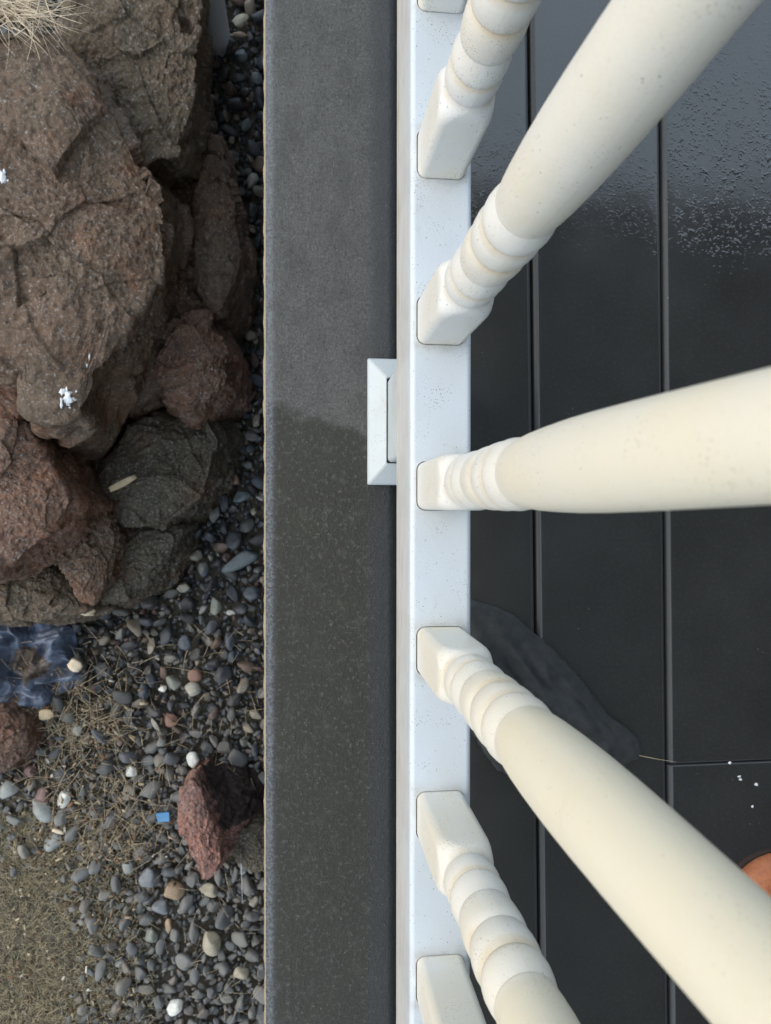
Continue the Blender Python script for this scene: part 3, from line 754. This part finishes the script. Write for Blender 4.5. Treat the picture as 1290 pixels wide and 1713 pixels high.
SPEC = [
    (322, 1154, 30, 28, .3, (.38, .36, .29), 'cream', 'round cream pebble on the dark gravel, under a small reddish one'),
    (291, 1142, 32, 22, -.5, (.22, .23, .19), 'sage', 'smooth pale green grey oval pebble left of the round cream one'),
    (273, 1152, 17, 12, .3, (.70, .69, .62), 'white', 'tiny bright white chip just left of the sage oval pebble'),
    (323, 1272, 22, 30, .1, (.60, .59, .54), 'white', 'white upright pebble just above the red lava stone'),
    (220, 1290, 22, 20, .5, (.62, .60, .52), 'white', 'small white pebble between the white upright pebble and the grass debris'),
    (350, 1490, 34, 26, -.2, (.42, .37, .27), 'buff', 'buff pebble touching the lower tip of the red lava stone'),
    (290, 1490, 40, 30, -.2, (.34, .24, .15), 'tan', 'tan brown squarish pebble left of the buff one by the lava stone'),
    (354, 1577, 34, 46, .5, (.48, .41, .27), 'buff', 'long cream coloured stone low on the grey gravel near the deck edge'),
    (292, 1685, 32, 26, .2, (.50, .48, .42), 'white', 'pale stone nearest the bottom edge of the gravel'),
    (404, 1628, 26, 26, .7, (.32, .28, .24), 'buff', 'pinkish buff pebble right beside the deck edge low in the gravel'),
    (402, 938, 72, 26, .45, (.13, .15, .15), 'slate', 'long pale slate stone leaning beside the deck edge'),
    (360, 1016, 24, 36, .15, (.20, .20, .18), 'sage', 'upright grey oval pebble right of centre in the dark gravel'),
    (424, 994, 34, 26, -.3, (.080, .090, .105), 'blue', 'blue grey pebble against the deck edge in the dark gravel'),
    (310, 1074, 26, 30, .2, (.080, .095, .12), 'blue', 'blue grey egg shaped pebble in the middle of the dark gravel'),
    (240, 1156, 24, 30, -.2, (.075, .09, .12), 'blue', 'blue grey pebble left of the tiny white chip'),
    (385, 1072, 20, 34, .1, (.080, .095, .12), 'blue', 'narrow blue grey pebble standing near the deck edge'),
    (286, 1203, 26, 26, .3, (.24, .13, .09), 'brown', 'reddish brown pebble below the round cream one'),
    (326, 1130, 26, 24, 0, (.27, .16, .10), 'brown', 'reddish tan pebble resting against the top of the round cream one'),
    (70, 1355, 52, 30, -.9, (.30, .31, .29), 'pale', 'long pale wedge shaped stone at the far left of the gravel'),
    (72, 1330, 28, 26, .4, (.20, .12, .11), 'mauve', 'mauve round pebble touching the pale wedge shaped stone'),
    (12, 1320, 40, 34, -.3, (.42, .44, .43), 'pale', 'pale stone at the left edge beside the pale wedge'),
    (108, 1336, 22, 34, -.4, (.50, .49, .44), 'white', 'off white stone tilted right of the mauve pebble'),
    (90, 1410, 36, 34, .2, (.21, .22, .22), 'pale', 'grey angular stone lying at the top of the mossy soil'),
    (250, 1466, 36, 36, .2, (.19, .20, .21), 'grey', 'large round grey pebble above and left of the tan one'),
    (213, 1452, 24, 24, .1, (.30, .28, .25), 'pale', 'light round pebble left of the large round grey pebble'),
    (270, 1517, 30, 30, .4, (.26, .24, .24), 'grey', 'grey pebble with a rusty heart below the tan squarish pebble'),
    (52, 1290, 26, 24, .2, (.27, .22, .19), 'mauve', 'pinkish grey pebble beside the small pitted red rock'),
    (282, 1550, 12, 28, .0, (.36, .28, .20), 'tan', 'slim tan pebble standing below the rusty hearted pebble'),
    (254, 1565, 24, 26, .3, (.25, .23, .20), 'sage', 'buff grey pebble left of the slim tan one'),
    (280, 1308 + 26, 1, 1, 0, (.1, .1, .1), 'skip', ''),
    (404, 120 - 26, 24, 24, 0, (.19, .20, .22), 'slate', 'pale grey chip in the shadowed gap beside the top of the deck edge'),
    (428, 132, 22, 24, 0, (.26, .28, .33), 'slate', 'bluish white chip against the deck edge near the top'),
    (412, 208, 18, 26, -.3, (.22, .23, .24), 'slate', 'lone pale chip in the shadowed gap level with the narrow red rock'),
    (402, 34, 34, 24, .3, (.24, .21, .14), 'buff', 'yellowish stone beside the foot of the grey pipe'),
    (402, 58, 28, 10, .1, (.30, .20, .11), 'tan', 'rusty sliver of stone below the yellowish one near the pipe'),
    (392, 802, 20, 18, 0, (.26, .16, .10), 'brown', 'orange brown pebble in the shade at the top of the dark gravel'),
    (403, 832, 36, 22, .2, (.18, .19, .21), 'slate', 'shiny grey pebble below the orange brown one'),
    (395, 905, 34, 34, 0, (.06, .062, .066), 'dark', 'dark glossy round pebble just above the long pale slate stone'),
]
KEEP = [(at(q[0], q[1], ZG + .02), .00055 * min(q[2], q[3])) for q in SPEC]
SC = at(30, 1112, ZG + .045)
PRO = pebble_protos(24, 3, 5, 1); PRO2 = pebble_protos(12, 2, 6)
g = np.random.default_rng(21)
cand = []; grid = {}
def far_enough(x, y, r, lvl):
    cx, cy = int(x // .03), int(y // .03)
    for i in range(-2, 3):
        for j in range(-2, 3):
            for (a, b, s, l) in grid.get((cx + i, cy + j), ()):
                if l == lvl and (a - x) ** 2 + (b - y) ** 2 < ((s + r) * .80) ** 2: return False
    grid.setdefault((cx, cy), []).append((x, y, r, lvl)); return True
for lvl, (cnt, r0, r1, dz) in enumerate([(5000, .0115, .0180, .009), (26000, .0070, .0115, .004), (52000, .0040, .0065, .000)]):
    for _ in range(cnt):
        x, y = g.uniform(-.66, .12), g.uniform(-1.08, 1.02); r = g.uniform(r0, r1)
        a, b = soilmask(np.array([x]), np.array([y])); a, b = a[0], b[0]
        if g.uniform() < max(a ** 1.5 * 1.0 if lvl else a * 1.1, b * .55): continue
        if in_rock(x, y): continue
        if lvl < 2 and any((p_.x - x) ** 2 + (p_.y - y) ** 2 < (r_ + r * .75) ** 2 for p_, r_ in KEEP): continue
        if ((x - SC.x) / .088) ** 2 + ((y - SC.y) / .076) ** 2 < 1: continue
        if not far_enough(x, y, r, lvl): continue
        cand.append((x, y, ZG + dz + g.uniform(-.006, .009) + a * .016 + b * .008 + (.006 if lvl == 0 else 0), r, lvl))
print('pebbles', len(cand))
vis = [c for c in cand if c[4] == 0 and -.56 < c[0] < -.05 and -.95 < c[1] < .3]
vis.sort(key=lambda c: -c[3]); single = set(id(c) for c in vis[:285])
gravel = empty('gravel_bed', (0, 0, ZG)); tag(gravel, kind='structure')
pm = []
for V_, F_ in PRO:
    me = mesh_np('pebble', V_, F_); me.materials.append(M['peb_o']); me.polygons.foreach_set('use_smooth', [True] * len(me.polygons)); pm.append(me)
VV, FF, off = [], [], 0
for c in cand:
    x, y, z, r, lvl = c; R_ = rot(g); s = r * g.uniform(.9, 1.12)
    if id(c) in single:
        o = bpy.data.objects.new('pebble', pm[g.integers(len(pm))]); COL.objects.link(o); o.parent = gravel
        o.matrix_local = Matrix.Translation((x, y, z - ZG)) @ Matrix(R_.tolist()).to_4x4() @ Matrix.Scale(s, 4)
    else:
        Vp, Fp = (PRO if lvl < 2 else PRO2)[g.integers(24 if lvl < 2 else 12)]
        VV.append((Vp * s) @ R_.T + np.array([x, y, z])); FF.append(Fp + off); off += len(Vp)
gme = mesh_np('small_pebbles', np.concatenate(VV) - np.array([0, 0, ZG]), np.concatenate(FF))
o = link('small_pebbles', gme, M['peb_i'], gravel); tag(o, kind='stuff'); print('gravel tris', len(gme.polygons))

# pebbles that stand out
PC = {}
def colpeb(c, nm):
    if nm not in PC: PC[nm] = simple('pebble_' + nm, tuple(v * .86 for v in c), tuple(min(.85, v * 1.12) for v in c), 90, .5, .0012, 300, tuple(v * .5 for v in c))
    return PC[nm]
k = 0
for (px, py, wp, hp, ang, colr, nm, lab) in SPEC:
    if nm == 'skip': continue
    zz = ZG + .020
    p = at(px, py, zz); a = at(px + wp / 2, py, zz); sx = (a - p).length; b = at(px, py + hp / 2, zz); sy = (b - p).length
    Vp, Fp = PRO[k % 24]; k += 1
    Vp = Vp / np.abs(Vp).max(0) * np.array([sx, sy, min(sx, sy) * .72])
    Rz = np.array(Matrix.Rotation(ang, 3, 'Z')); 
    o = link('pebble', mesh_np('pebble', Vp @ Rz.T, Fp), colpeb(colr, nm)); o.location = p
    tag(o, lab, 'pebble', 'pebbles that stand out on the gravel')


# ------------------------------------------------------------------ dry grass and small litter
def strand(p, d, L, w_, curl, g, n=5, lift=.3):
    """one flattened blade: triangular tube section along a bent line"""
    d = np.array(d); d = d / np.linalg.norm(d); side = np.cross(d, (0, 0, 1)); side /= np.linalg.norm(side) + 1e-9
    V = []; pos = np.array(p, float)
    for k in range(n):
        f = k / (n - 1); ww = w_ * (1 - .75 * f)
        up = np.cross(side, d)
        V += [pos + side * ww, pos - side * ww, pos + up * ww * .9]
        d = d + side * curl[0] / n + np.array([0, 0, curl[1] / n]); d /= np.linalg.norm(d)
        pos = pos + d * L / (n - 1)
    F = []
    for k in range(n - 1):
        a = k * 3; b = a + 3
        for i in range(3): j = (i + 1) % 3; F.append((a + i, a + j, b + j, b + i))
    return np.array(V), np.array(F)


def strands(name, specs, m, parent=None):
    VV, FF, off = [], [], 0
    for s in specs:
        v, f = strand(*s); VV.append(v); FF.append(f + off); off += len(v)
    return link(name, mesh_np(name, np.concatenate(VV), np.concatenate(FF)), m, parent)


g = np.random.default_rng(5)
sp = []
for _ in range(19000):                                  # matted moss and dead grass on the soil
    px, py = g.uniform(-70, 300), g.uniform(1360, 1760)
    if g.uniform() > np.clip(1.25 - (px / 210) + (py > 1600) * .1, .0, 1): continue
    p = at(px, py, ZG + .016 + g.uniform(-.004, .010)); a = g.uniform(0, 6.28)
    sp.append((p, (math.cos(a), math.sin(a), g.normal(0, .25)), g.uniform(.006, .022), g.uniform(.0003, .0007), (g.normal(0, 1.3), g.normal(0, .5)), g))
o = strands('dry_moss', sp, M['moss']); tag(o, 'matted olive dead grass and moss over the soil at the lower left', 'dead grass', kind='stuff')
sp = []
for _ in range(900):
    u = g.uniform()
    if u < .45: px, py = g.normal(130, 55), g.normal(1215, 55)
    elif u < .7: px, py = g.normal(200, 70), g.normal(1380, 45)
    else: px, py = g.uniform(-20, 430), g.uniform(1050, 1710)
    if px > 436: continue
    p = at(px, py, ZG + .022 + g.uniform(0, .014)); a = g.uniform(0, 6.28)
    sp.append((p, (math.cos(a), math.sin(a), g.normal(0, .12)), g.uniform(.012, .060), g.uniform(.0003, .0008), (g.normal(0, .5), g.normal(0, .25)), g))
o = strands('dry_grass', sp, M['straw']); tag(o, 'loose straw coloured grass stalks strewn over the pebbles', 'dead grass', kind='stuff')
VV, FF, off = [], [], 0
for _ in range(1500):                                  # crumbs of bark and leaf between the stalks
    u = g.uniform()
    if u < .35: px, py = g.normal(120, 60), g.normal(1225, 60)
    elif u < .65: px, py = g.normal(170, 80), g.normal(1390, 50)
    else: px, py = g.uniform(-30, 230), g.uniform(1380, 1720)
    if not (-40 < px < 430) or py < 1060: continue
    p = at(px, py, ZG + .022 + g.uniform(-.004, .010)); L = g.uniform(.0012, .0048)
    P8 = np.array([(x_, y_, z_) for z_ in (-.18, .18) for y_ in (-.5, .5) for x_ in (-1, 1)]) * L * g.uniform(.6, 1.2, (8, 1)); P8[:, 0] *= g.uniform(.6, 1.6)
    VV.append(P8 @ rot(g).T + np.array(p)); FF.append(np.array([(0, 2, 3, 1), (4, 5, 7, 6), (0, 1, 5, 4), (2, 6, 7, 3), (0, 4, 6, 2), (1, 3, 7, 5)]) + off); off += 8
o = link('leaf_litter', mesh_np('leaf_litter', np.concatenate(VV), np.concatenate(FF)), M['litter'], None, False); tag(o, 'brown and tan crumbs of bark and leaf among the pebbles', 'leaf litter', kind='stuff')
c0 = at(18, 14, -.19)
sp = []
for _ in range(170):
    a = g.normal(-.35, .9) if g.uniform() < .7 else g.uniform(0, 6.28)
    q = Vector((c0.x + g.normal(0, .020), c0.y + g.normal(0, .010), -.192 + g.uniform(0, .012)))
    sp.append((q, (math.cos(a), math.sin(a) * .55, g.uniform(0, .35)), g.uniform(.03, .085), g.uniform(.0004, .0009), (g.normal(0, .6), g.normal(-.5, .3)), g, 7))
o = strands('dry_grass_tuft', sp, M['straw_pale']); tag(o, 'pale dry grass tuft lying on the big boulder in the top left corner', 'grass tuft')


def chip(name, label, cat, px, py, z, L, W_, T_, ang, m, seed=1, roll=0):
    bm = bmesh.new(); bmesh.ops.create_cube(bm, size=1); bmesh.ops.subdivide_edges(bm, edges=bm.edges, cuts=3, use_grid_fill=True)
    gg = np.random.default_rng(seed)
    for v in bm.verts:
        tpr = 1 - .45 * abs(v.co.x * 2) ** 2 * (1 if v.co.x > 0 else .6)
        v.co.y *= tpr; v.co += Vector(gg.normal(0, .03, 3)); v.co = Vector((v.co.x * L, v.co.y * W_, v.co.z * T_ * tpr))
    o = bm_obj(name, bm, m, None, True); o.location = at(px, py, z); o.rotation_euler = (roll, .1, ang)
    return tag(o, label, cat)


chip('wood_chip', 'pale yellow splinter of wood lying on the dark rock below the big boulder', 'wood chip', 206, 808, -.425, .042, .010, .005, .5, M['wood'], 3)
chip('bark_chip', 'frayed tan piece of bark at the foot of the blocky rock', 'wood chip', 132, 1017, -.50, .050, .018, .008, -.35, M['straw'], 5)
chip('bark_chip', 'small square brown wood scrap on the grass debris below the blue sheet', 'wood chip', 78, 1195, ZG + .035, .022, .018, .006, .1, M['wood'], 7)
chip('bark_chip', 'thin pale wood sliver lying on the soil left of the grey angular stone', 'wood chip', 98, 1391, ZG + .04, .020, .006, .004, -.4, M['straw_pale'], 8)
chip('bark_chip', 'cream triangular chip touching the right side of the blue sheet', 'wood chip', 126, 1113, ZG + .045, .022, .020, .008, -.7, M['straw_pale'], 9)
bm = bmesh.new(); bmesh.ops.create_cube(bm, size=1)
for v in bm.verts: v.co = Vector((v.co.x * (.021 + .003 * (v.co.y > 0)), v.co.y * .017, v.co.z * .0022 + v.co.x * .004))
bmesh.ops.bevel(bm, geom=bm.edges[:], offset=.0008, segments=2, affect='EDGES')
o = bm_obj('plastic_scrap', bm, M['bluechip']); o.location = at(273, 1367, ZG + .034); o.rotation_euler = (.05, .02, .12)
tag(o, 'small bright blue plastic square left of the red lava stone', 'plastic scrap')
# grey twig beside the deck edge and a pale stalk on the wet boards
o = strands('twig', [(at(401, 1412, ZG + .05), (.10, -1, 0), .105, .0012, (.12, 0), g, 8)], M['pipe']); tag(o, 'thin grey stalk lying upright near the deck edge below the lava stone', 'twig')
o = strands('twig', [(at(1066, 1263, .004), (1, -.27, 0), .044, .0006, (-.12, 0), g, 6)], M['straw']); tag(o, 'thin pale stalk lying on the wet deck at the tip of the dark cloth', 'twig')


def on_surface(px, py):
    dgr = bpy.context.evaluated_depsgraph_get(); d = (at(px, py, -.5) - Vector((0, 0, CAMZ))).normalized()
    ok, loc, *_ = S.ray_cast(dgr, Vector((0, 0, CAMZ)), d)
    return loc if ok else at(px, py, ZG)


def blob(name, label, cat, parts, m, seed=2):
    bm = bmesh.new()
    for (px, py, z, r, fl) in parts:
        c = on_surface(px, py) if cat == 'bird dropping' else at(px, py, z); b2 = bmesh.ops.create_icosphere(bm, subdivisions=3, radius=1)
        gg = np.random.default_rng(int(px + py))
        P = np.array([v.co[:] for v in b2['verts']]); nz = perlin(P * 1.6 + gg.uniform(0, 50, 3))
        for v, q in zip(b2['verts'], nz): v.co = c + Vector((v.co.x * r[0] * (1 + q * .8), v.co.y * r[1] * (1 + q * .8), v.co.z * fl))
    return tag(bm_obj(name, bm, m, None, True), label, cat)


blob('bird_dropping', 'white splash of bird dropping on the lower tip of the largest boulder', 'bird dropping',
     [(113, 664, 0, (.0055, .0095), .003), (104, 655, 0, (.003, .004), .0025), (122, 668, 0, (.0045, .003), .0025), (103, 674, 0, (.0015, .006), .002), (112, 650, 0, (.0012, .003), .0018), (128, 655, 0, (.0012, .0012), .0015), (117, 682, 0, (.001, .0015), .0012), (150, 596, 0, (.0011, .0055), .002), (146, 612, 0, (.001, .003), .0018)], M['white'])
blob('bird_dropping', 'white spot of bird dropping on the boulder at the left edge', 'bird dropping',
     [(4, 297, 0, (.0045, .0075), .003), (7, 288, 0, (.002, .003), .002), (13, 302, 0, (.0012, .001), .0012)], M['white'])
o = blob('crumb', 'scatter of tiny white crumbs on the wet deck by the board joint', 'crumbs',
     [(1221, 1276, .001, (.0014, .0014), .0012), (1237, 1299, .001, (.0016, .0010), .0012), (1239, 1304, .001, (.0016, .001), .0012), (1265, 1312, .001, (.0018, .0013), .0014), (1259, 1349, .001, (.0009, .0015), .001)], M['white'])
o['kind'] = 'stuff'

for o in list(S.objects):
    if o.name.startswith('bird_dropping'): o['kind'] = 'stuff'

# crumpled blue sheet
nu = 150
u, v = np.meshgrid(np.linspace(-1, 1, nu), np.linspace(-1, 1, nu)); u = u.ravel(); v = v.ravel()
C = at(30, 1112, ZG + .045)
sq = np.sqrt(1 - v ** 2 / 2), np.sqrt(1 - u ** 2 / 2)
X = u * sq[0]; Y = v * sq[1]; rr = np.sqrt(X ** 2 + Y ** 2)
P = np.column_stack([X, Y, np.zeros(nu * nu)])
outl = 1 + .14 * perlin(np.column_stack([X / (rr + .01), Y / (rr + .01), np.full(nu * nu, .5)]) * 2.2)
wv = np.column_stack([perlin(P * 2.0), perlin(P * 2.0 + 31), np.zeros(nu * nu)]) * .55
gf = np.random.default_rng(4); fold = 0
for k in range(11):
    an = gf.uniform(0, math.pi); fr = gf.uniform(.8, 1.5) * (1 + .22 * k); ph = gf.uniform(0, 1)
    tt = ((X + wv[:, 0] * .25) * math.cos(an) + (Y + wv[:, 1] * .25) * math.sin(an)) * fr + ph
    fold = fold + np.abs((tt % 1) - .5) * 2 / (1 + .30 * k)
fold = fold / 2.6
V = np.column_stack([C.x + X * .098 * outl, C.y + Y * .086 * outl, C.z + .008 * (1 - rr ** 2) + .055 * (.8 - fold) - .012 * np.exp(-((X + .05) ** 2 + Y ** 2) * 6) - .10 * np.clip(rr - .85, 0, 1)])
F = [(j * nu + i, j * nu + i + 1, (j + 1) * nu + i + 1, (j + 1) * nu + i) for j in range(nu - 1) for i in range(nu - 1)]
me = mesh_np('plastic_sheet', V, F)
o = link('plastic_sheet', me, M['sheet']); so = o.modifiers.new('thick', 'SOLIDIFY'); so.thickness = .0006
tag(o, 'crumpled blue grey plastic sheet half buried at the left edge of the gravel', 'plastic sheet')

# grey pipe standing behind the rocks at the top
zb = -.50
c = at(366, 84, ZG); bm = bmesh.new()
seg = 40; rp = .0225; rings = []
for (zz, r) in ((zb - .12, rp), (zb, rp), (.10, rp), (.10, rp - .003), (zb, rp - .003)):
    rings.append([bm.verts.new((r * math.cos(6.2832 * i / seg), r * math.sin(6.2832 * i / seg), zz)) for i in range(seg)])
for a, b in zip(rings[:-1], rings[1:]):
    for i in range(seg): bm.faces.new((a[i], a[(i + 1) % seg], b[(i + 1) % seg], b[i]))
o = bm_obj('pipe', bm, M['pipe'], None, True); o.location = (c.x, c.y + .010, 0)
tag(o, 'upright grey plastic pipe rising between boulder and deck at the top edge', 'pipe')

# dark cloth lying on the boards
outline = [(700, 1030), (790, 1004), (850, 1022), (915, 1075), (965, 1125), (1000, 1170), (1030, 1208), (1060, 1222), (1084, 1262), (1052, 1284), (1010, 1335), (900, 1320), (830, 1290), (790, 1225), (700, 1200)]
pp = [at(x, y, .006) for x, y in outline]; cc = np.mean([[p.x, p.y] for p in pp], 0)
na, nr = 220, 60; th = np.linspace(0, 2 * math.pi, na, endpoint=False); R0 = radial(pp, cc, th)
for _ in range(3): R0 = (np.roll(R0, 1) + 2 * R0 + np.roll(R0, -1)) / 4
V = []
for k in range(nr):
    f = 1 - k / (nr - 1); r = R0 * f
    r = r * (1 + f ** 8 * (perlin(np.column_stack([np.cos(th), np.sin(th), th * 0]) * 14) * .022))
    x = cc[0] + r * np.cos(th); y = cc[1] + r * np.sin(th)
    q = np.column_stack([x * 1.0 + y * .8, (y - x) * .25, np.zeros(na)])
    hem = .0016 * math.exp(-((f - .95) / .02) ** 2)
    z = .0012 + .0026 * min(1, (1 - f) * 10) + hem + ((1 - np.abs(perlin(q * 26)) * 2.0) * .007 + np.abs(perlin(q * 44 + 4)) * .006 + np.abs(perlin(q * 13 + 4)) * .012 + perlin(q * 70) * .002) * min(1, (1 - f) * 3)
    V.append(np.column_stack([x, y, z]))
V = np.concatenate(V)
F = [(j * na + i, j * na + (i + 1) % na, (j + 1) * na + (i + 1) % na, (j + 1) * na + i) for j in range(nr - 1) for i in range(na)]
o = link('cloth', mesh_np('cloth', V, F), M['cloth']); tag(o, 'dark grey creased cloth lying on the wet deck behind the spindles', 'cloth')

# upturned clay saucer in the lower right corner
bm = bmesh.new(); prof = [(.0, .0002), (.066, .0002), (.0665, .002), (.0660, .006), (.0640, .011), (.0600, .0155), (.0540, .0185), (.046, .020), (.030, .0205), (.012, .0207), (.002, .0207)]
seg = 96; rings = [[bm.verts.new((max(r, .0015) * math.cos(6.2832 * i / seg), max(r, .0015) * math.sin(6.2832 * i / seg), z)) for i in range(seg)] for r, z in prof]
for a, b in zip(rings[:-1], rings[1:]):
    for i in range(seg): bm.faces.new((a[i], a[(i + 1) % seg], b[(i + 1) % seg], b[i]))
bm.faces.new(rings[-1]); bm.faces.new(rings[0][::-1]); bmesh.ops.recalc_face_normals(bm, faces=bm.faces)
q = at(1292, 1430, .006)
o = bm_obj('saucer', bm, M['terracotta'], None, True); o.location = (q.x + .012, q.y - .066, 0)
tag(o, 'orange brown upturned clay saucer on the dark deck at the lower right corner', 'saucer')
